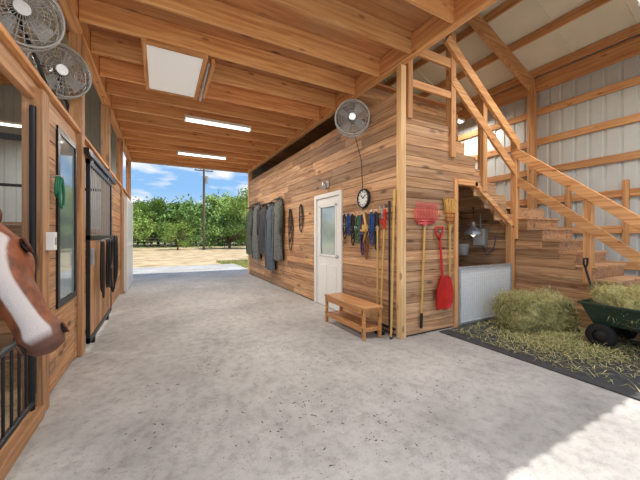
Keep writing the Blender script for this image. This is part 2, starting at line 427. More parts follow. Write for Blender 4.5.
# ---------------------------------------------------------------- ceiling items
b=MB(); 
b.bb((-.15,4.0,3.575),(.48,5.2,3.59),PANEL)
b.bb((-.19,3.96,3.56),(-.14,5.24,3.615),Fy); b.bb((.48,3.96,3.56),(.53,5.24,3.615),Fy); b.bb((-.14,3.96,3.56),(.48,4.0,3.615),Fx); b.bb((-.14,5.2,3.56),(.48,5.24,3.615),Fx)
b.bb((.58,4.0,3.5),(.62,5.0,3.6),Fy); b.bar((.56,4.1,3.59),(.56,5.1,3.5),.03,.03,SIL)
b.out('attic_hatch',.002)
def strip_or_fill(x0,x1,y,power,z=3.6):
    b=MB(); 
    b.bb((x0,y-.07,z-.05),(x1,y+.07,z),WHT)
    for s in(-1,1): b.cyl((x0+.03,y+s*.035,z-.07),(x1-.03,y+s*.035,z-.07),.015,TUBE)
    for xx in(x0,x1-.02): b.bb((xx,y-.08,z-.09),(xx+.02,y+.08,z),WHT)
    for xx in(x0+.2,x1-.2): b.cyl((xx,y,z),(xx,y,z+.02),.01,SIL)
    o=b.out('strip_or_fill_light')
    l=bpy.data.lights.new('lamp','AREA'); l.shape='RECTANGLE'; l.size=x1-x0-.1; l.size_y=.12; l.energy=power; l.color=(1,.94,.85)
    lo=bpy.data.objects.new('lamp',l); lo.parent=o; lo.matrix_parent_inverse=Matrix.Translation(-o.location); lo.location=((x0+x1)/2,y,z-.1); S.collection.objects.link(lo)
P=58
strip_or_fill(.4,1.65,6.15,P*1.1); strip_or_fill(.4,1.65,8.75,P*1.1); strip_or_fill(.4,1.65,1.0,P*.5); strip_or_fill(.4,1.65,2.05,P*.7)  # far pair hang in view; near pair are unseen fixtures added for fill
strip_or_fill(4.2,5.45,1.4,P*1.2,4.4); strip_or_fill(-3.3,-2.0,5.6,P*1.6,3.9); strip_or_fill(-3.3,-2.0,2.0,P*.4,3.9); strip_or_fill(-3.3,-2.0,9.2,P*.6,3.9)  # fixtures added to brighten the near bay and the stall interiors
strip_or_fill(6.0,7.0,5.2,P*.8,4.4)  # one more fixture added as fill for the east bay
def fan(c,nrm,R,mount,depth=.16):
    c=Vector(c);d=Vector(nrm).normalized();b=MB()
    a=d.orthogonal().normalized();e=d.cross(a)
    for off,k in((-.5,1),(.5,1),(0,1.03)): b.ring(c+d*depth*off,d,R*k,.010,GRY)
    for f in(.2,.35,.5,.65,.82):
        for sgn in(-1,1): b.ring(c+d*depth*.5*sgn*(1+.25*(1-f)),d,R*f,.004,GRY,28,4)
    for i in range(28):
        t=2*math.pi*i/28;u=a*math.cos(t)+e*math.sin(t)
        pts=[c-d*depth*.62+u*.03,c-d*depth*.58+u*R*.6,c-d*depth*.5+u*R,c+u*R*1.03,c+d*depth*.5+u*R,c+d*depth*.58+u*R*.6,c+d*depth*.62+u*.03]
        b.tube(pts,.0035,GRY,4)
    b.cyl(c-d*depth*.66,c-d*depth*.58,R*.18,BLK); b.cyl(c+d*depth*.58,c+d*depth*.66,R*.2,SIL)
    b.cyl(c-d*depth*.55,c+d*.02,R*.22,BLK)
    for i in range(4):
        t=2*math.pi*i/4+.3
        rows=[]
        for rr in(.2,.5,.88):
            for w in(-.28,.28):
                tt=t+w*(1.2 if rr<.6 else 1)
                rows.append(c+(a*math.cos(tt)+e*math.sin(tt))*R*rr+d*(.03 if w>0 else -.03))
        b.raw(rows,[(0,2,3,1),(2,4,5,3)],SIL,True)
    m=Vector(mount)
    b.tube([c-d*depth*.6,(c-d*depth*.6).lerp(m,.6)+Vector((0,0,.02)),m],.016,BLK,8)
    b.ell(m,(.04,.04,.06),BLK)
    return b
b=fan((2.46,3.62,3.05),(-.55,-.83,-.05),.24,(2.75,3.75,3.08))
b.tube([(2.55,3.7,2.9),(2.74,3.78,2.5),(2.785,3.8,1.9),(2.785,3.82,1.3),(2.785,3.84,1.05)],.006,BLKP,6)
b.out('cage_fan')
b=fan((-.98,3.2,3.12),(.45,-.87,-.15),.26,(-.86,3.5,2.6)); b.out('cage_fan')
b=fan((-.92,4.0,3.05),(.45,-.87,-.15),.25,(-.86,4.3,2.6)); b.out('cage_fan')
# ---------------------------------------------------------------- door in right wall
b=MB()
xx=2.775
b.bb((xx,DY0-.06,0),(xx+.1,DY0+.02,DZ+.06),WHT); b.bb((xx,DY1-.02,0),(xx+.1,DY1+.06,DZ+.06),WHT); b.bb((xx,DY0+.02,DZ-.02),(xx+.1,DY1-.02,DZ+.06),WHT)
b.bb((xx+.03,DY0+.02,.01),(xx+.07,DY1-.02,.98),WHT); b.bb((xx+.03,DY0+.02,1.92),(xx+.07,DY1-.02,DZ-.02),WHT)
b.bb((xx+.03,DY0+.02,.98),(xx+.07,DY0+.16,1.92),WHT); b.bb((xx+.03,DY1-.16,.98),(xx+.07,DY1-.02,1.92),WHT)
b.bb((xx+.045,DY0+.16,.98),(xx+.055,DY1-.16,1.92),GLASSL)
for a,c in(((DY0+.14,.96),(DY0+.18,1.94)),((DY1-.18,.96),(DY1-.14,1.94)),((DY0+.14,.96),(DY1-.14,1.0)),((DY0+.14,1.9),(DY1-.14,1.94))): b.bb((xx+.018,a[0],a[1]),(xx+.032,c[0],c[1]),WHT)
for z0,z1 in((.15,.8),):
    for a0,a1 in((DY0+.15,DY0+.42),(DY0+.5,DY1-.15)): b.bb((xx+.022,a0,z0),(xx+.03,a1,z1),WHT)
b.ell((xx+.0,DY0+.09,.98),(.03,.03,.03),SIL); b.cyl((xx+.0,DY0+.09,.98),(xx+.05,DY0+.09,.98),.012,SIL)
b.out('door_1',.004)
b=MB(); b.bb((2.77,4.9,2.26),(2.8,5.02,2.38),WHT); b.lathe((2.74,4.96,2.29),(0,0,-1),[(-.09,.02),(-.05,.05),(.02,.055),(.05,.03),(.06,0)],SIL); b.bb((2.75,4.94,2.3),(2.78,4.98,2.36),WHT); b.out('lantern_light')
b=MB(); b.lathe((2.8,3.78,1.93),(-1,0,0),[(0,.15),(.02,.155),(.04,.15),(.045,.13),(.03,.125)],BLK,32); b.lathe((2.8,3.78,1.93),(-1,0,0),[(.03,.127),(.031,0)],WHT,32)
for i in range(12):
    t=i*math.pi/6; b.bar((2.766,3.78+math.sin(t)*.09,1.93+math.cos(t)*.09),(2.766,3.78+math.sin(t)*.115,1.93+math.cos(t)*.115),.01,.006,BLK)
b.bar((2.763,3.78,1.93),(2.763,3.83,1.99),.01,.006,BLK); b.bar((2.763,3.78,1.93),(2.763,3.72,1.98),.01,.006,BLK)
b.out('round_clock')
def coat(name,y,ztop,ln,w,mat,mat2=None):
    b=MB(); K=36
    prof=[(0,.05,.05),(.03,.07,.06),(.07,.16,.07),(.13,w*.5,.09),(.3,w*.46,.11),(.55,w*.48,.12),(.8,w*.54,.12),(1.0,w*.6,.11)]
    vs=[];rings=26
    for i in range(rings):
        t=i/(rings-1)
        for k in range(len(prof)-1):
            if prof[k][0]<=t<=prof[k+1][0]:
                f=(t-prof[k][0])/(prof[k+1][0]-prof[k][0]); hw=prof[k][1]*(1-f)+prof[k+1][1]*f; dp=prof[k][2]*(1-f)+prof[k+1][2]*f
        for j in range(K):
            a=2*math.pi*j/K
            fold=1+.16*math.sin(a*5+t*2+y)*t+.07*math.sin(a*9+t*7)*t
            vs.append((min(2.797,2.785-dp*.9+math.cos(a)*dp*fold*.9), y+math.sin(a)*hw*(1+.05*math.sin(9*t+a)), ztop-t*ln+.02*math.sin(a*3)*t))
    b.raw(vs,[(i*K+j,i*K+(j+1)%K,(i+1)*K+(j+1)%K,(i+1)*K+j) for i in range(rings-1) for j in range(K)],mat,True)
    b.raw(vs[-K:],[tuple(range(K))],mat)
    for s in(-1,1):
        pts=[(2.70,y+s*w*.36,ztop-.13*ln),(2.68,y+s*w*.52,ztop-.22*ln),(2.66,y+s*w*.56,ztop-.4*ln),(2.67,y+s*w*.55,ztop-.58*ln)]
        b.tube(pts,.06,mat2 or mat,12,rads=[.06,.065,.055,.048])
    b.tube([(2.70,y-.02,ztop-.05*ln),(2.58,y,ztop-.3*ln),(2.56,y,ztop-.6*ln),(2.56,y,ztop-ln*.98)],.008,BLK,6)
    b.tube([(2.7,y-.09,ztop-.03),(2.62,y-.05,ztop-.06),(2.61,y+.05,ztop-.06),(2.7,y+.09,ztop-.03)],.025,mat2 or mat,8)
    b.tube([(2.8,y,ztop+.03),(2.72,y,ztop+.02),(2.7,y,ztop-.02)],.008,BLK,6)
    b.out(name)
coat('hanging_coat',10.05,2.35,1.6,.5,CL3);coat('hanging_coat',9.3,2.4,1.75,.5,CL2,CL1); coat('hanging_coat',8.6,2.3,1.45,.5,CL1); coat('hanging_coat',7.95,2.3,1.85,.52,CL4,CL1); coat('hanging_coat',7.35,2.35,1.6,.46,CL2,CL3)
def bridle(name,y,z,ln,w,mat,n=3):
    b=MB()
    for k in range(n):
        ww=w*(1-.25*k); l=ln*(1-.2*k); x=2.775-.012*k
        pts=[(x,y+math.sin(t)*ww*.5*(1+.2*math.sin(3*t+k)),z-l/2+math.cos(t)*l/2) for t in [2*math.pi*i/24 for i in range(24)]]
        b.tube(pts,.011,mat,6,True)
    b.bar((2.77,y-w*.4,z-ln*.45),(2.77,y+w*.4,z-ln*.45),.02,.02,mat)
    b.ring((2.768,y-w*.42,z-ln*.45),(1,0,0),.03,.006,SIL,16); b.ring((2.768,y+w*.42,z-ln*.45),(1,0,0),.03,.006,SIL,16)
    b.cyl((2.799,y,z+.0),(2.74,y,z+.01),.01,SIL)
    b.out(name)
bridle('bridle',6.7,2.0,1.0,.24,LEATH); bridle('bridle',6.1,2.05,.6,.2,LEATH,2)
bridle('bridle',4.30,1.72,.42,.10,BLKP,2); bridle('bridle',4.06,1.7,.5,.10,LEATH,3)
bridle('halter',4.18,1.72,.36,.1,BLUE,3); bridle('halter',3.92,1.66,.42,.12,GRN,2)
bridle('halter',3.80,1.68,.62,.10,PURP,2); bridle('bridle',3.70,1.7,.7,.09,TAN,3)
bridle('halter',3.56,1.7,.48,.10,BLUE,3); bridle('halter',3.46,1.7,.55,.08,BLKP,2)
b=MB(); b.bb((2.77,3.12,1.68),(2.8,4.38,1.74),Fy)
for k in range(11): y=3.16+k*.115; b.cyl((2.77,y,1.71),(2.72,y,1.73),.006,SIL)
b.out('tool_rack')
b=MB(); b.tube([(2.7,3.66,1.7),(2.72,3.62,1.45),(2.72,3.7,1.25),(2.72,3.64,1.45),(2.7,3.68,1.7)],.012,YEL,8); b.bb((2.70,3.6,1.42),(2.73,3.72,1.52),YEL); b.bb((2.67,3.6,1.42),(2.70,3.72,1.45),STRAW); b.out('grooming_brush')
b=MB(); b.ring((2.76,3.28,1.56),(1,0,0),.035,.008,RED,16); b.ring((2.76,3.36,1.56),(1,0,0),.035,.008,RED,16); b.bar((2.765,3.30,1.59),(2.765,3.37,1.78),.02,.012,SIL); b.bar((2.765,3.34,1.59),(2.765,3.27,1.78),.02,.012,SIL); b.out('shears')
def handle_tool(name,y,top,mat,head):
    b=MB(); x=2.73
    b.cyl((x,y,.12),(x,y,top),.013,mat); b.cyl((x,y,top-.15),(x,y,top+.02),.017,BLKP)
    if head=='rake':
        b.bb((x-.01,y-.1,.1),(x+.02,y+.17,.13),BLK)
        for k in range(7): b.cyl((x,y-.09+k*.04,.12),(x-.03,y-.09+k*.04,.02),.005,BLK,n=6)
    elif head=='hoe': b.bb((x-.09,y-.06,.0),(x+.0,y+.06,.13),GRY)
    b.out(name)
handle_tool('garden_hoe',3.38,1.65,YEL,'hoe'); handle_tool('leaf_rake',3.13,1.8,BLKP,'rake')
b=MB(); b.cyl((2.66,3.02,.0),(2.755,3.06,1.95),.015,YEL); b.ell((2.66,3.02,.02),(.02,.02,.02),BLKP); b.cyl((2.745,3.055,1.75),(2.757,3.06,1.97),.02,YEL); b.out('wooden_pole')
b=MB(); b.cyl((2.68,3.26,.0),(2.76,3.26,1.65),.013,YEL); b.cyl((2.75,3.26,1.45),(2.765,3.26,1.72),.019,RED); b.bb((2.63,3.2,0),(2.71,3.32,.04),BLKP); b.out('push_broom')
b=MB(); Yt=2.95
b.cyl((3.13,Yt,.1),(3.2,Yt,1.52),.015,YEL); b.cyl((3.13,Yt,.1),(3.14,Yt,.3),.02,BLKP)
b.tube([(3.07,Yt,1.52),(3.33,Yt,1.53)],.018,PINK); b.ell((3.2,Yt,1.52),(.04,.025,.05),PINK)
for k in range(13):
    x=3.04+k*.0275; b.tube([(x+.008,Yt,1.53),(x,Yt-.03,1.6),(x-.002+(k-6)*.003,Yt-.03,1.75),(x+(k-6)*.004,Yt-.05,1.8)],.0075,PINK,6)
b.tube([(3.035,Yt-.015,1.56),(3.36,Yt-.015,1.56)],.012,PINK)
b.tube([(3.04,Yt,1.53),(3.0,Yt-.03,1.6),(3.0,Yt-.03,1.72)],.012,PINK); b.tube([(3.36,Yt,1.53),(3.41,Yt-.03,1.6),(3.42,Yt-.03,1.72)],.012,PINK)
b.cyl((3.2,2.979,1.49),(3.2,2.93,1.49),.01,SIL)
b.out('manure_fork')
b=MB(); b.cyl((3.70,Yt,.35),(3.71,Yt,1.55),.013,YEL)
rng=random.Random(3)
for k in range(150):
    a=rng.uniform(-1,1); d=rng.uniform(-1,1)
    b.tube([(3.71+a*.03,Yt+d*.012,1.5),(3.71+a*.075,Yt+d*.02,1.66),(3.71+a*.13+rng.uniform(-.01,.01),Yt-.005+d*.025,1.88+rng.uniform(-.03,.02))],.005,STRAW,4)
for z,w in((1.56,.05),(1.62,.065),(1.68,.08)): b.tube([(3.71-w,Yt-.02,z),(3.71,Yt-.032,z),(3.71+w,Yt-.02,z),(3.71+w,Yt+.02,z),(3.71,Yt+.026,z),(3.71-w,Yt+.02,z)],.006,RED,6,True)
b.lathe((3.71,Yt,1.42),(0,0,1),[(0,.016),(.05,.022),(.1,.04)],YEL,16)
b.out('straw_broom')
b=MB(); b.cyl((3.5,Yt,1.3),(3.56,Yt,.72),.017,RED)
b.tube([(3.49,Yt,1.3),(3.42,Yt,1.38),(3.42,Yt,1.47),(3.56,Yt,1.48),(3.55,Yt,1.39),(3.49,Yt,1.3)],.014,RED,8)
sc=[];W=10;H=14
for i in range(H+1):
    t=i/H; hw=.08+.10*min(1,t*2.2)**.6-.015*t; z=.78-.47*t
    if t>.85: hw*=1-.25*((t-.85)/.15)
    for j in range(W+1):
        u=j/W*2-1
        sc.append((3.55+u*hw,Yt-.015-.05*abs(u)**2.5*(1-t*.4)+.01,z))
o0=len(sc); sc+= [(p[0],p[1]+.008,p[2]) for p in sc[:o0]]
fs=[]
for i in range(H):
    for j in range(W):
        a=i*(W+1)+j; fs.append((a,a+1,a+W+2,a+W+1)); fs.append((o0+a,o0+a+W+1,o0+a+W+2,o0+a+1))
b.raw(sc,fs,RED,True); b.cyl((3.49,2.979,1.42),(3.49,2.93,1.42),.01,SIL)
b.out('scoop_shovel')
# gate of alcove : white panel behind wire mesh
b=MB(); x0,x1,z0,z1=3.92,5.22,.06,.86
b.bb((x0,2.962,z0),(x1,2.975,z1),WHT)
WIRE=plain('mesh_wire',(216,218,218),.5)
k=0
while x0+k*.05<x1: b.cyl((x0+k*.05,2.957,z0),(x0+k*.05,2.957,z1),.002,WIRE,n=5); k+=1
k=0
while z0+k*.05<z1: b.cyl((x0,2.955,z0+k*.05),(x1,2.955,z0+k*.05),.002,WIRE,n=5); k+=1
for a,c in(((x0-.02,2.94,z0-.03),(x1+.02,2.985,z0)),((x0-.02,2.94,z1),(x1+.02,2.985,z1+.03)),((x0-.02,2.94,z0),(x0+.01,2.985,z1)),((x1-.01,2.94,z0),(x1+.02,2.985,z1))): b.bb(a,c,SIL)
for xx in(x0+.05,x1-.05): b.cyl((xx,2.96,0),(xx,2.96,z0),.012,SIL)
b.out('half_gate')
b=MB(); lx,ly=4.88,3.4
b.tube([(lx,ly,1.86),(lx,ly,1.58)],.006,BLK,6); b.lathe((lx,ly,1.6),(0,0,-1),[(0,.03),(.08,.035),(.1,.06),(.14,.12),(.22,.15),(.23,.145),(.15,.11)],SIL); b.lathe((lx,ly,1.48),(0,0,-1),[(0,.03),(.06,.06),(.1,.055),(.15,.0)],plain('bulb',(255,245,225),.3,0,0,1,0,1.5),16)
b.ring((lx,ly,1.84),(0,1,0),.02,.004,BLK,12); b.out('pendant_lamp')
b=MB(); b.lathe((5.21,3.85,.98),(0,0,1),[(0,0),(0,.09),(.2,.11),(.21,.12),(.22,.1),(.05,.09)],WHT,20); b.ring((5.21,3.85,1.22),(0,1,.3),.1,.004,SIL); b.cyl((5.34,3.85,1.31),(5.2,3.85,1.32),.008,SIL); b.out('bucket')
b=MB(); b.bb((5.26,3.42,1.16),(5.34,3.68,1.5),GRY); b.bb((5.25,3.44,1.18),(5.26,3.66,1.48),WHT); b.cyl((5.3,3.55,1.5),(5.3,3.55,1.78),.012,GRY); b.tube([(5.3,3.5,1.16),(5.29,3.42,1.0),(5.3,3.3,1.1),(5.3,3.25,1.35)],.008,BLUE,6); b.out('electrical_box',.004)
# ---------------------------------------------------------------- bench
b=MB(); bx0,bx1,by0,by1=2.30,2.60,3.12,4.15;H=.43
for x in(bx0+.02,bx1-.02):
    for y in(by0+.03,by1-.03): b.bb((x-.02,y-.02,0),(x+.02,y+.02,H-.03),ORG)
for k in range(5): x=bx0+k*(bx1-bx0-.055)/4; b.bb((x,by0-.02,H-.03),(x+.055,by1+.02,H),ORG)
for k in range(6): x=bx0+k*(bx1-bx0-.03)/5; b.bb((x,by0+.03,.13),(x+.03,by1-.03,.15),ORG)
for y in(by0+.02,by1-.04): b.bb((bx0,y,H-.09),(bx1,y+.02,H-.03),ORG); b.bb((bx0,y,.1),(bx1,y+.02,.15),ORG)
for x in(bx0,bx1-.02): b.bb((x,by0+.03,H-.1),(x+.02,by1-.03,H-.03),ORG); b.bb((x,by0+.03,.1),(x+.02,by1-.03,.14),ORG)
b.out('shoe_bench',.004)
# ---------------------------------------------------------------- hay
def strands(b,n,f,mat,ln=(.06,.16),r=.0022,rng=random,flat=.5):
    for _ in range(n):
        p,nr=f(); d=Vector((rng.uniform(-1,1),rng.uniform(-1,1),rng.uniform(-flat,flat))).normalized()
        l=rng.uniform(*ln); q=p+d*l; m=p.lerp(q,.5)+Vector((0,0,rng.uniform(-.01,.03)))
        for w in (p,m,q): w.z=max(w.z,.018)
        s=d.cross(Vector((0,0,1))); s=s.normalized()*r if s.length>0 else Vector((r,0,0))
        u=Vector((0,0,r))
        b.raw([p-s,p+s,m+s+u,m-s+u,q],[(0,1,2,3),(3,2,4)],mat)
def bale(b,c,dim,rotz,z0,seed,amp=.05):
    R=Matrix.Rotation(rotz,3,'Z'); n=26; vs=[];fs=[]
    for ax in range(3):
        for sg in(-1,1):
            o=len(vs)
            for i in range(n+1):
                for j in range(n+1):
                    q=[0,0,0]; q[ax]=sg; q[(ax+1)%3]=i/n*2-1; q[(ax+2)%3]=j/n*2-1
                    v=Vector(q); L4=(abs(v.x)**4.5+abs(v.y)**4.5+abs(v.z)**4.5)**(1/4.5); v=v/L4
                    w=Vector((v.x*dim[0]/2,v.y*dim[1]/2,v.z*dim[2]/2))
                    nn=noise.noise(w*5+Vector((seed,0,0)))*amp+noise.noise(w*16+Vector((seed,3,0)))*amp*.5
                    w=w+v.normalized()*nn
                    w=R@w; w.z=max(0,w.z+dim[2]/2); vs.append(Vector((c[0]+w.x,c[1]+w.y,z0+w.z)))
            for i in range(n):
                for j in range(n):
                    a=o+i*(n+1)+j; f=(a,a+n+1,a+n+2,a+1); fs.append(f if sg>0 else f[::-1])
    b.raw(vs,fs,HAYM,True); return vs
b=MB(); vs=bale(b,(4.78,2.38),(.84,.54,.48),-.45,.016,2,.1)
def bs(): return Vector(random.choice(vs))+Vector((random.uniform(-.04,.04),random.uniform(-.04,.04),random.uniform(-.01,.03))),0
for mt in(HAYM,H2,H3): strands(b,2600,bs,mt,(.06,.16))
b.out('hay_bale')
b=MB()
def sc1():
    a=random.uniform(0,6.28);r=abs(random.gauss(0,.48)); x=4.55+r*1.1*math.cos(a);y=1.95+r*1.1*math.sin(a)
    return Vector((max(3.6,min(5.2,x)),max(.4,min(2.8,y)),random.uniform(.018,.05))),0
for mt in(HAYM,H2,H3): strands(b,2600,sc1,mt,flat=.2,r=.0028)
b.out('loose_hay')
# cart
b=MB(); x0,x1,y0,y1=4.62,5.28,.72,1.78; zb,zt=.28,.53
o=[(x0+.08,y0+.1,zb),(x1-.08,y0+.1,zb),(x1-.08,y1-.1,zb),(x0+.08,y1-.1,zb),(x0,y0,zt),(x1,y0,zt),(x1,y1,zt),(x0,y1,zt)]
i_=[(x0+.1,y0+.12,zb+.02),(x1-.1,y0+.12,zb+.02),(x1-.1,y1-.12,zb+.02),(x0+.1,y1-.12,zb+.02),(x0+.03,y0+.03,zt),(x1-.03,y0+.03,zt),(x1-.03,y1-.03,zt),(x0+.03,y1-.03,zt)]
b.raw(o+i_,[(0,3,2,1),(0,1,5,4),(1,2,6,5),(2,3,7,6),(3,0,4,7),(8,9,10,11),(8,12,13,9),(9,13,14,10),(10,14,15,11),(11,15,12,8),(4,5,13,12),(5,6,14,13),(6,7,15,14),(7,4,12,15)],TUB)
for p,q in(((x0-.02,y0-.02,zt-.02),(x1+.02,y0+.01,zt+.01)),((x0-.02,y1-.01,zt-.02),(x1+.02,y1+.02,zt+.01)),((x0-.02,y0,zt-.02),(x0+.01,y1,zt+.01)),((x1-.01,y0,zt-.02),(x1+.02,y1,zt+.01))): b.bb(p,q,TUB)
for y in(y0+.2,y1-.2):
    b.cyl((x0+.03,y,.16),(x1-.03,y,.16),.015,BLK)
    b.bb((x0+.15,y-.03,.15),(x1-.15,y+.03,.28),BLK)
    for x in(x0+.02,x1-.02):
        b.lathe((x-.045,y,.163),(1,0,0),[(0,.07),(.0,.11),(.015,.14),(.045,.147),(.075,.14),(.09,.11),(.09,.07)],RUBBER,28)
        b.lathe((x-.03,y,.163),(1,0,0),[(0,0),(0,.075),(.06,.075),(.06,0)],BLKP,20)
b.bar((4.95,y0+.2,.25),(4.95,y1-.2,.25),.05,.05,BLK)
b.tube([(4.95,y0+.2,.2),(4.95,y0-.15,.35),(4.95,y0-.35,.7)],.014,BLK); b.tube([(4.88,y0-.35,.7),(5.02,y0-.35,.7)],.016,BLK)
b.out('garden_cart',.004)
b=MB(); vs=bale(b,(4.95,1.24),(.46,.88,.40),0,.32,8,.09)
for mt in(HAYM,H2,H3): strands(b,1500,bs,mt,(.06,.15))
b.out('cart_hay')
b=MB(); p=Vector((5.0,1.86,1.02)); q=Vector((4.97,1.74,.47))
b.cyl(p+Vector((0,0,-.1)),q,.014,BLKP); b.tube([p+Vector((0,0,-.1)),p+Vector((-.05,0,-.04)),p+Vector((-.055,0,.03)),p+Vector((.055,0,.03)),p+Vector((.05,0,-.04)),p+Vector((0,0,-.1))],.013,BLKP)
b.raw([q+Vector(v) for v in((-.1,0,0),(.1,0,0),(.09,-.03,-.1),(-.09,-.03,-.1),(-.1,.01,0),(.1,.01,0),(.09,-.02,-.1),(-.09,-.02,-.1))],[(0,1,2,3),(7,6,5,4),(0,4,5,1),(1,5,6,2),(2,6,7,3),(3,7,4,0)],BLK)
b.out('spade')
# ---------------------------------------------------------------- left side stalls
def zboards(b,c,thick,lo,hi,z0,z1,mat,w=.14):
    y=lo
    while y<hi-.01:
        q=min(y+w,hi); b.bb((c,y+.001,z0),(c-thick,q-.001,z1),mat); y=q
b=MB()
rowboards(b,'x',XL-.045,.03,3.02,3.42,.02,2.45,SWy,lambda a,c:[(3.12,3.45),(4.14,4.3),(6.35,8.3)] if c<2.36 else [(3.12,8.3)])
b.bb((XL-.06,3.45,.02),(XL-.02,4.14,.7),SWy)
for y0_,y1_,zt_ in((2.95,3.1,2.45),(4.22,4.36,3.6),(6.28,6.42,3.6),(8.3,8.44,3.6),(1.0,1.14,3.6),(10.5,10.66,3.6)):
    b.bb((XL-.09,y0_,0),(XL+.03,y1_,zt_),SW)
b.bb((XL-.07,.9,2.36),(XL-.02,10.6,2.5),SWy); b.bb((XL-.05,.9,2.5),(XL+.02,10.6,2.54),Fy)
b.bb((XL-.09,1.14,.0),(XL+.04,2.95,.09),SWy)
b.out('wall_left',.004)
b=MB()
b.bb((XL-.02,3.46,.7),(XL+.0,3.52,2.34),BLK);b.bb((XL-.02,4.08,.7),(XL+.0,4.14,2.34),BLK);b.bb((XL-.02,3.52,.7),(XL+.0,4.08,.76),BLK);b.bb((XL-.02,3.52,2.28),(XL+.0,4.08,2.34),BLK)
b.bb((XL-.02,3.52,.76),(XL-.012,4.08,2.28),GLASSD)
b.out('window_1')
b=MB(); ya,yb=4.4,6.22; x=XL+.03
for a,c in(((x,ya,.08),(x+.04,ya+.05,2.26)),((x,yb-.05,.08),(x+.04,yb,2.26)),((x,ya,.08),(x+.04,yb,.14)),((x,ya,1.3),(x+.04,yb,1.36)),((x,ya,2.2),(x+.04,yb,2.26))): b.bb(a,c,BLK)
y=ya+.14
while y<yb-.06: b.cyl((x+.02,y,1.36),(x+.02,y,2.2),.006,GRY,n=8); y+=.13
zboards(b,x+.03,.022,ya+.05,yb-.05,.14,1.3,SW)
b.bb((x-.01,ya-.1,2.3),(x+.05,yb+.5,2.37),BLK)
for yy in(ya+.25,yb-.25): b.bb((x+.01,yy-.03,2.2),(x+.03,yy+.03,2.34),SIL)
b.bb((x+.04,ya+.06,1.0),(x+.07,ya+.09,1.2),SIL)
b.bb((x-.0,ya+.3,0),(x+.04,ya+.36,.08),BLK); b.bb((x-.0,yb-.36,0),(x+.04,yb-.3,.08),BLK)
b.out('stall_door',.003)
def hang(name,y,z,x,mat,ln=.7,w=.16,n=4,seed=1):
    b=MB(); rg=random.Random(seed)
    b.cyl((x-.04,y,z),(x+.04,y,z+.01),.01,SIL)
    for k in range(n):
        ww=w*rg.uniform(.5,1.1); l=ln*rg.uniform(.55,1); dy=rg.uniform(-.04,.04); xx=x+.01+.012*k
        b.tube([(xx,y+dy+math.sin(t)*ww*.5*(1-.4*math.cos(t)),z-l/2+math.cos(t)*l/2) for t in[2*math.pi*i/20 for i in range(20)]],.011,mat,6,True)
    b.out(name)
hang('halter',5.3,1.3,XL+.11,BLKP,.75,.26,5,1); hang('halter',6.34,1.35,XL+.07,BLKP,1.0,.26,5,2)
hang('lead_rope',4.85,1.28,XL+.11,LEATH,.8,.16,3,3)
hang('halter',3.3,1.85,XL+.02,GRN,.28,.12,3,4)
b=MB(); b.bb((XL+.03,3.0,1.24),(XL+.08,3.08,1.38),WHT); b.bb((XL+.08,3.02,1.28),(XL+.085,3.06,1.34),GRY); b.out('outlet_box',.004)
b=MB(); b.bb((XL+.04,8.6,.03),(XL+.09,10.3,2.3),METAL)
for a,c in(((XL+.03,8.55,.03),(XL+.1,8.63,2.3)),((XL+.03,10.27,.03),(XL+.1,10.35,2.3)),((XL+.03,8.6,2.22),(XL+.1,10.3,2.3)),((XL+.03,8.6,1.1),(XL+.1,10.3,1.18))): b.bb(a,c,WHT)
b.bb((XL+.05,8.4,0),(XL+.08,10.4,.03),SIL)
b.out('door_2')
b=MB(); rowboards(b,'x',XL-.04,.03,8.44,10.5,.02,2.4,SWy); b.out('wall_left_far',.003)
b=MB()
for y in(4.29,8.37): 
    rowboards(b,'y',y,.03,XW+.1,XL-.1,0.05,1.5,Wx)
    for k in range(7): 
        xx=XW+.2+k*.7; b.bb((xx,y,1.5),(xx+.05,y+.03,2.4),BLK)
    b.bb((XW+.1,y,2.36),(XL-.1,y+.03,2.42),BLK)
b.out('wall_stall_partition')
b=MB(); gx=XL-.02
for p,q in(((gx,1.2,.14),(gx,2.9,.14)),((gx,1.2,.92),(gx,1.5,.92)),((gx,2.75,.92),(gx,2.9,.92)),((gx,1.5,.92),(gx,1.6,.66)),((gx,2.75,.92),(gx,2.65,.66)),((gx,1.6,.66),(gx,2.65,.66)),((gx,1.2,.14),(gx,1.2,.92)),((gx,2.9,.14),(gx,2.9,.92))): b.cyl(p,q,.02,BLK)
for k in range(14): y=1.3+k*.115; b.cyl((gx,y,.14),(gx,y,.66 if 1.55<y<2.7 else .92),.009,BLK,n=8)
b.cyl((gx,1.2,0.09),(gx,1.2,.14),.02,BLK); b.cyl((gx,2.9,0.09),(gx,2.9,.14),.02,BLK)
b.cyl((gx,2.92,.2),(gx,2.92,2.3),.02,BLK)
b.out('stall_gate')
SHAV=plain('wood_shavings',(170,148,114),.95,0,.3,20,.4)
b=MB(); b.bb((XW+.1,Y0,0),(XL-.12,10.6,.04),SHAV); b.out('stall_bedding')
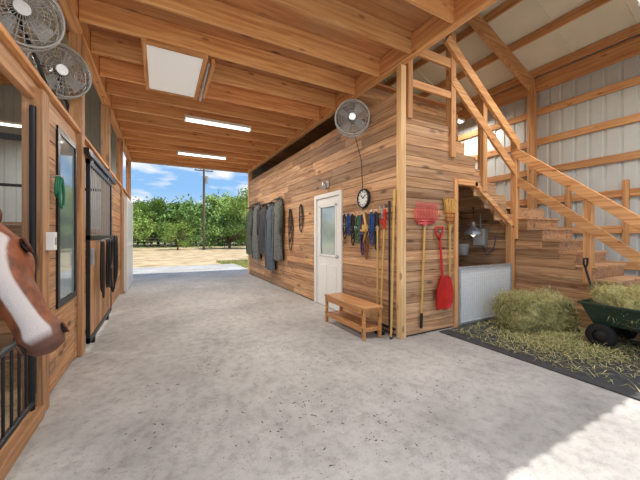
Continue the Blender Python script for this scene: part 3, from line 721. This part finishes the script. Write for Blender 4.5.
# ---------------------------------------------------------------- horse
def horsemat():
    m,nt,bs=newmat('horse_coat'); L=nt.links.new
    at=N(nt,'ShaderNodeAttribute'); at.attribute_name='mask'
    tc=N(nt,'ShaderNodeTexCoord'); no=N(nt,'ShaderNodeTexNoise'); no.inputs['Scale'].default_value=18; no.inputs['Detail'].default_value=6
    L(tc.outputs['Object'],no.inputs['Vector'])
    r=N(nt,'ShaderNodeValToRGB'); r.color_ramp.elements[0].color=lin((98,48,24)); r.color_ramp.elements[1].color=lin((150,82,44))
    r.color_ramp.elements[0].position=.3; r.color_ramp.elements[1].position=.7; L(no.outputs['Fac'],r.inputs[0])
    sp=N(nt,'ShaderNodeSeparateColor'); L(at.outputs['Color'],sp.inputs[0])
    m1=N(nt,'ShaderNodeMixRGB'); L(sp.outputs[1],m1.inputs[0]); L(r.outputs[0],m1.inputs[1]); m1.inputs[2].default_value=lin((108,70,56))
    m2=N(nt,'ShaderNodeMixRGB'); L(sp.outputs[0],m2.inputs[0]); L(m1.outputs[0],m2.inputs[1]); m2.inputs[2].default_value=lin((208,198,192))
    L(m2.outputs[0],bs.inputs['Base Color']); bs.inputs['Roughness'].default_value=.6
    bp=N(nt,'ShaderNodeBump'); bp.inputs['Strength'].default_value=.35; bp.inputs['Distance'].default_value=.006; no2=N(nt,'ShaderNodeTexNoise'); no2.inputs['Scale'].default_value=120
    L(tc.outputs['Object'],no2.inputs['Vector']); L(no2.outputs['Fac'],bp.inputs['Height']); L(bp.outputs['Normal'],bs.inputs['Normal'])
    return m
HM=horsemat()
horse=bpy.data.objects.new('horse',None); S.collection.objects.link(horse)
poll=Vector((-.83,2.07,1.43)); nose=Vector((-.46,1.83,.84)); K_=1.34
ax=(nose-poll); LN=ax.length; ax.normalize()
up=Vector((.14,-.88,.4)); up=(up-ax*up.dot(ax)).normalized(); sd=ax.cross(up).normalized()
stn=[(-.06,.10,.07,.03),(0,.125,.085,.0),(.1,.14,.10,0),(.2,.15,.112,0),(.3,.152,.108,0),(.4,.135,.09,0),(.5,.112,.075,.0),(.6,.095,.066,.004),(.7,.082,.060,.006),(.8,.078,.060,.004),(.88,.080,.063,0),(.95,.072,.058,-.002),(1.0,.055,.046,.01),(1.02,.02,.018,.045)]
def interp(t):
    for k in range(len(stn)-1):
        if stn[k][0]<=t<=stn[k+1][0]:
            f=(t-stn[k][0])/(stn[k+1][0]-stn[k][0])
            return [(stn[k][i]*(1-f)+stn[k+1][i]*f)*K_ for i in(1,2,3)]
    return [q*K_ for q in stn[-1][1:]]
NA=96;NT=120;vs=[];mask=[]
for i in range(NT+1):
    t=-.06+1.08*i/NT; dp,w,ofs=interp(t); c=poll+ax*LN*t-up*(dp+ofs)
    for j in range(NA):
        a=2*math.pi*j/NA; ca,sa=math.cos(a),math.sin(a)
        e=.85; x=math.copysign(abs(sa)**e,sa)*w; y_=math.copysign(abs(ca)**e,ca)*dp
        if ca<0: x*=1-.35*abs(ca)*(1 if t>.35 else .6)
        x+= math.copysign(.016*math.exp(-((t-.2)/.05)**2)*max(0,ca)*abs(sa)*2,sa)
        x-= math.copysign(.014*math.exp(-((t-.47)/.09)**2)*abs(sa),sa)
        x+= math.copysign(.010*math.exp(-((t-.42)/.12)**2)*math.exp(-((ca-.05)/.12)**2),sa)
        x+= math.copysign(.016*math.exp(-((t-.9)/.05)**2)*max(0,.3+ca)*abs(sa),sa)
        g=math.exp(-((ca+.45)/.07)**2)*(1 if t>.8 else 0)*min(1,max(0,(t-.8)/.04))
        x-= math.copysign(.010*g,sa)
        if ca<0 and .8<t<1.0: y_+=.012*math.sin((t-.8)/.2*math.pi)
        vs.append(c+sd*x+up*y_)
        aa=abs((a if a<math.pi else a-2*math.pi)-.10)
        lim=.46+.20*math.exp(-((t-.15)/.12)**2)+.05*math.sin(t*9)
        bl=max(0,min(1,(lim-aa)/.09)) if .04<t<.98 else 0
        if t<.12: bl*=max(0,(t-.04)/.08)
        if t>.90: bl*=max(0,1-(t-.90)/.06)
        pk=max(0,min(1,(t-.84)/.1))
        mask.append((bl,pk,0,1))
fs=[(i*NA+j,i*NA+(j+1)%NA,(i+1)*NA+(j+1)%NA,(i+1)*NA+j) for i in range(NT) for j in range(NA)]
fs+=[tuple(range(NA))[::-1],tuple(range(NT*NA,(NT+1)*NA))]
me=bpy.data.meshes.new('head'); me.from_pydata(vs,[],fs); me.materials.append(HM)
at=me.color_attributes.new('mask','FLOAT_COLOR','POINT')
for i,c in enumerate(mask): at.data[i].color=c
for p in me.polygons:p.use_smooth=True
ho=bpy.data.objects.new('head',me); S.collection.objects.link(ho); ho.parent=horse
import bmesh
bm=bmesh.new(); bm.from_mesh(me); bmesh.ops.recalc_face_normals(bm,faces=bm.faces); bm.to_mesh(me); bm.free()
def hp(t,u,v): return poll+ax*LN*t+up*u*K_+sd*v*K_
BLKE=plain('horse_eye',(18,12,10),.08); NOS=plain('nostril_dark',(34,22,20),.7); MANE=plain('mane_hair',(92,48,26),.7,0,.3,40)
rotm=Matrix((ax,sd,up)).transposed()
b=MB()
for s in(-1,1):
    b.ell(hp(.26,-.06,s*.102),(.036,.022,.026),BLKE,rot=rotm)
    b.tube([hp(.26+.055*math.cos(a)*1.0,-.058+.026*math.sin(a),s*.110) for a in[math.pi*2*i/16 for i in range(16)]],.008,MANE,6,True)
    b.ell(hp(.93,-.035,s*.060),(.026,.014,.020),NOS,rot=rotm)
    b.tube([hp(.93+.035*math.cos(a),-.035+.019*math.sin(a),s*.066) for a in[math.pi*2*i/16 for i in range(13)]],.005,MANE,6)
    b.tube([hp(.82,-.112,s*.050),hp(.87,-.108,s*.055),hp(.94,-.100,s*.048),hp(1.0,-.095,s*.02)],.005,NOS,6)
    base=hp(-.0,-.06,s*.065); tip=base-up*.02-ax*.17+sd*s*.03
    pts=[base.lerp(tip,f) for f in(0,.25,.5,.75,1)]
    b.tube(pts,.03,MANE,12,rads=[.035,.045,.040,.026,.004])
for k in range(30):
    v=random.uniform(-.04,.04)
    b.tube([hp(-.06,.0,v),hp(.02,.012,v*1.1),hp(.12+random.uniform(0,.06),.008,v*1.4+random.uniform(-.01,.01))],.006,MANE,5,rads=[.007,.006,.002])
o=b.out('face_details',parent=horse)
J={'pel':(-2.95,3.0,1.3),'loin':(-2.5,2.9,1.25),'mid':(-2.15,2.82,1.2),'chest':(-1.75,2.72,1.2),'sh':(-1.52,2.62,1.2),
'n1':(-1.36,2.52,1.26),'n2':(-1.2,2.42,1.31),'n3':(-1.07,2.34,1.34),'n4':(-.96,2.27,1.32),
'tail1':(-3.25,3.1,1.3),'tail2':(-3.4,3.12,1.0),'tail3':(-3.42,3.12,.55)}
Rr={'pel':.29,'loin':.29,'mid':.31,'chest':.31,'sh':.28,'n1':.22,'n2':.18,'n3':.15,'n4':.12,'tail1':.06,'tail2':.06,'tail3':.03}
E=[('pel','loin'),('loin','mid'),('mid','chest'),('chest','sh'),('sh','n1'),('n1','n2'),('n2','n3'),('n3','n4'),('pel','tail1'),('tail1','tail2'),('tail2','tail3')]
for s,sy in(('L',-.16),('R',.16)):
    yb=3.0+sy; J['hk'+s]=(-2.75,yb,.95);J['hh'+s]=(-3.1,yb,.55);J['hf'+s]=(-3.02,yb,.19);J['ht'+s]=(-2.95,yb,.1)
    Rr.update({'hk'+s:.15,'hh'+s:.065,'hf'+s:.045,'ht'+s:.065}); E+=[('pel','hk'+s),('hk'+s,'hh'+s),('hh'+s,'hf'+s),('hf'+s,'ht'+s)]
    yb=2.72+sy; J['fe'+s]=(-1.65,yb,.9);J['fk'+s]=(-1.58,yb,.52);J['ff'+s]=(-1.6,yb,.19);J['ft'+s]=(-1.56,yb,.1)
    Rr.update({'fe'+s:.12,'fk'+s:.06,'ff'+s:.043,'ft'+s:.062}); E+=[('chest','fe'+s),('fe'+s,'fk'+s),('fk'+s,'ff'+s),('ff'+s,'ft'+s)]
ks=list(J); me=bpy.data.meshes.new('body'); me.from_pydata([J[k] for k in ks],[(ks.index(a),ks.index(c)) for a,c in E],[])
bo=bpy.data.objects.new('body',me); S.collection.objects.link(bo); bo.parent=horse
bo.modifiers.new('skin','SKIN')
sv=me.skin_vertices[0].data
for i,k in enumerate(ks): sv[i].radius=(Rr[k],Rr[k]*(1.0)); 
sv[0].use_root=True
su=bo.modifiers.new('sub','SUBSURF'); su.levels=2; su.render_levels=2
bo.modifiers['skin'].use_smooth_shade=True
me.materials.append(HM)
# ---------------------------------------------------------------- outdoors
def tree_mesh(name,seed,h,w,leaf,n=5200):
    b=MB(); rg=random.Random(seed)
    b.tube([(0,0,0),(.05,.03,h*.25),(.1,-.05,h*.5),(0,0,h*.8)],.1,BARK,8,rads=[.16,.12,.08,.03])
    cl=[]
    for k in range(30):
        a=rg.uniform(0,6.28); r=w*math.sqrt(rg.random())*1.0; z=h*(.15+.8*rg.random()); r*=1.15-abs(z/h-.45)*1.2
        p=Vector((r*math.cos(a),r*math.sin(a),z)); cl.append((p,rg.uniform(.35,1.0)*w*.36))
        b.tube([(0.05,0,h*.15),tuple(p*.5+Vector((0,0,h*.1))),tuple(p)],.03,BARK,5,rads=[.07,.05,.015])
    for k in range(n):
        c,r=rg.choice(cl); d=Vector((rg.gauss(0,1),rg.gauss(0,1),rg.gauss(0,.7)))*r*rg.uniform(.3,.75)
        p=c+d
        if p.z<.05: continue
        s=rg.uniform(.07,.15); u=Vector((rg.gauss(0,1),rg.gauss(0,1),rg.gauss(0,1))).normalized()*s; v=u.orthogonal().normalized()*s*.7
        b.raw([p-u,p-v,p+u,p+v],[(0,1,2,3)],leaf)
    o=b.out(name,center=False); return o
kinds=[tree_mesh('tree',1,5.2,2.8,LEAF),tree_mesh('tree',2,4.4,3.0,LEAF2),tree_mesh('tree',3,6.4,2.8,LEAF)]
pos=[]
rg=random.Random(5)
for k in range(30):
    y=rg.uniform(44,60); f=-.16+.5*k/29; pos.append((f*y,y,rg.uniform(.85,1.45)))
pos+= [(1.6,34,.6),(7.0,35,1.0),(9.4,34.5,1.0),(-2.8,35,.75)]
for i,(x,y,s) in enumerate(pos):
    if i<3: o=kinds[i]
    else:
        o=bpy.data.objects.new('tree',kinds[i%3].data); S.collection.objects.link(o)
    o.location=(x,y,-.08); o.scale=(s,s,s*rg.uniform(.85,1.1)); o.rotation_euler[2]=rg.uniform(0,6)
b=MB(); rg=random.Random(9)
for k in range(90):
    x=-40+k*1.4; y=76+rg.uniform(-4,4); r=rg.uniform(2,3.4)
    for q in range(220):
        d=Vector((rg.gauss(0,1),rg.gauss(0,.6),rg.gauss(0,1))).normalized()*r*rg.uniform(.6,1)
        p=Vector((x,y,r*.8))+d; 
        if p.z<0: continue
        s=.4; u=Vector((rg.gauss(0,1),rg.gauss(0,1),rg.gauss(0,1))).normalized()*s; v=u.orthogonal().normalized()*s*.7
        b.raw([p-u,p-v,p+u,p+v],[(0,1,2,3)],LEAF2)
b.out('distant_trees')
b=MB(); b.cyl((4.0,33,-.1),(4.0,33,8.7),.13,POLE,.1); b.bar((3.1,33,8.1),(4.9,33,8.1),.1,.1,POLE)
for x in(3.2,3.7,4.4,4.8): b.cyl((x,33,8.15),(x,33,8.35),.04,GRY)
b.cyl((4.25,32.8,6.8),(4.25,32.8,7.5),.16,GRY)
b.out('utility_pole')
b=MB()
for k in range(26):
    x=-12+k*1.8; b.cyl((x,39.4,-.1),(x,39.4,1.15),.035,POLE,n=8)
for z in(.35,.75,1.1): b.cyl((-12,39.4,z),(33,39.4,z),.012,GRY,n=6)
b.out('pasture_fence')
# ---------------------------------------------------------------- world, sun, camera
w=bpy.data.worlds.new('World'); S.world=w; w.use_nodes=True; nt=w.node_tree; L=nt.links.new
bg=nt.nodes['Background']; tc=N(nt,'ShaderNodeTexCoord'); sx=N(nt,'ShaderNodeSeparateXYZ'); L(tc.outputs['Generated'],sx.inputs[0])
r=N(nt,'ShaderNodeValToRGB'); e=r.color_ramp.elements
e[0].position=0; e[0].color=lin((210,228,246)); e[1].position=.5; e[1].color=lin((134,172,224))
k=e.new(.14); k.color=lin((142,190,240))
L(sx.outputs['Z'],r.inputs[0])
mp=N(nt,'ShaderNodeMapping'); mp.inputs['Scale'].default_value=(5,5,16); mp.inputs['Location'].default_value=(1.3,.4,.2); L(tc.outputs['Generated'],mp.inputs[0])
no=N(nt,'ShaderNodeTexNoise'); no.inputs['Scale'].default_value=1.2; no.inputs['Detail'].default_value=7; L(mp.outputs[0],no.inputs['Vector'])
cr=N(nt,'ShaderNodeValToRGB'); cr.color_ramp.elements[0].position=.5; cr.color_ramp.elements[1].position=.63; L(no.outputs['Fac'],cr.inputs[0])
mx=N(nt,'ShaderNodeMixRGB'); L(cr.outputs[0],mx.inputs[0]); L(r.outputs[0],mx.inputs[1]); mx.inputs[2].default_value=(.9,.91,.93,1)
L(mx.outputs[0],bg.inputs[0]); bg.inputs[1].default_value=1.12
sl=bpy.data.lights.new('sun','SUN'); sl.energy=5.0; sl.angle=.01; sl.color=(1,.96,.88)
so=bpy.data.objects.new('sun',sl); S.collection.objects.link(so)
d=Vector((-.45,.22,-1)); so.rotation_euler=d.to_track_quat('-Z','Y').to_euler(); so.location=(10,-6,30)
cam=bpy.data.cameras.new('camera'); cam.lens=36*300/640; cam.sensor_width=36; cam.shift_y=-4/640; cam.clip_end=500
co=bpy.data.objects.new('camera',cam); S.collection.objects.link(co); co.location=(0,0,1.35)
co.rotation_euler=(math.radians(90),0,-math.atan2(160,300)); S.camera=co
S.view_settings.view_transform='Standard'; S.view_settings.look='None'; S.view_settings.exposure=0
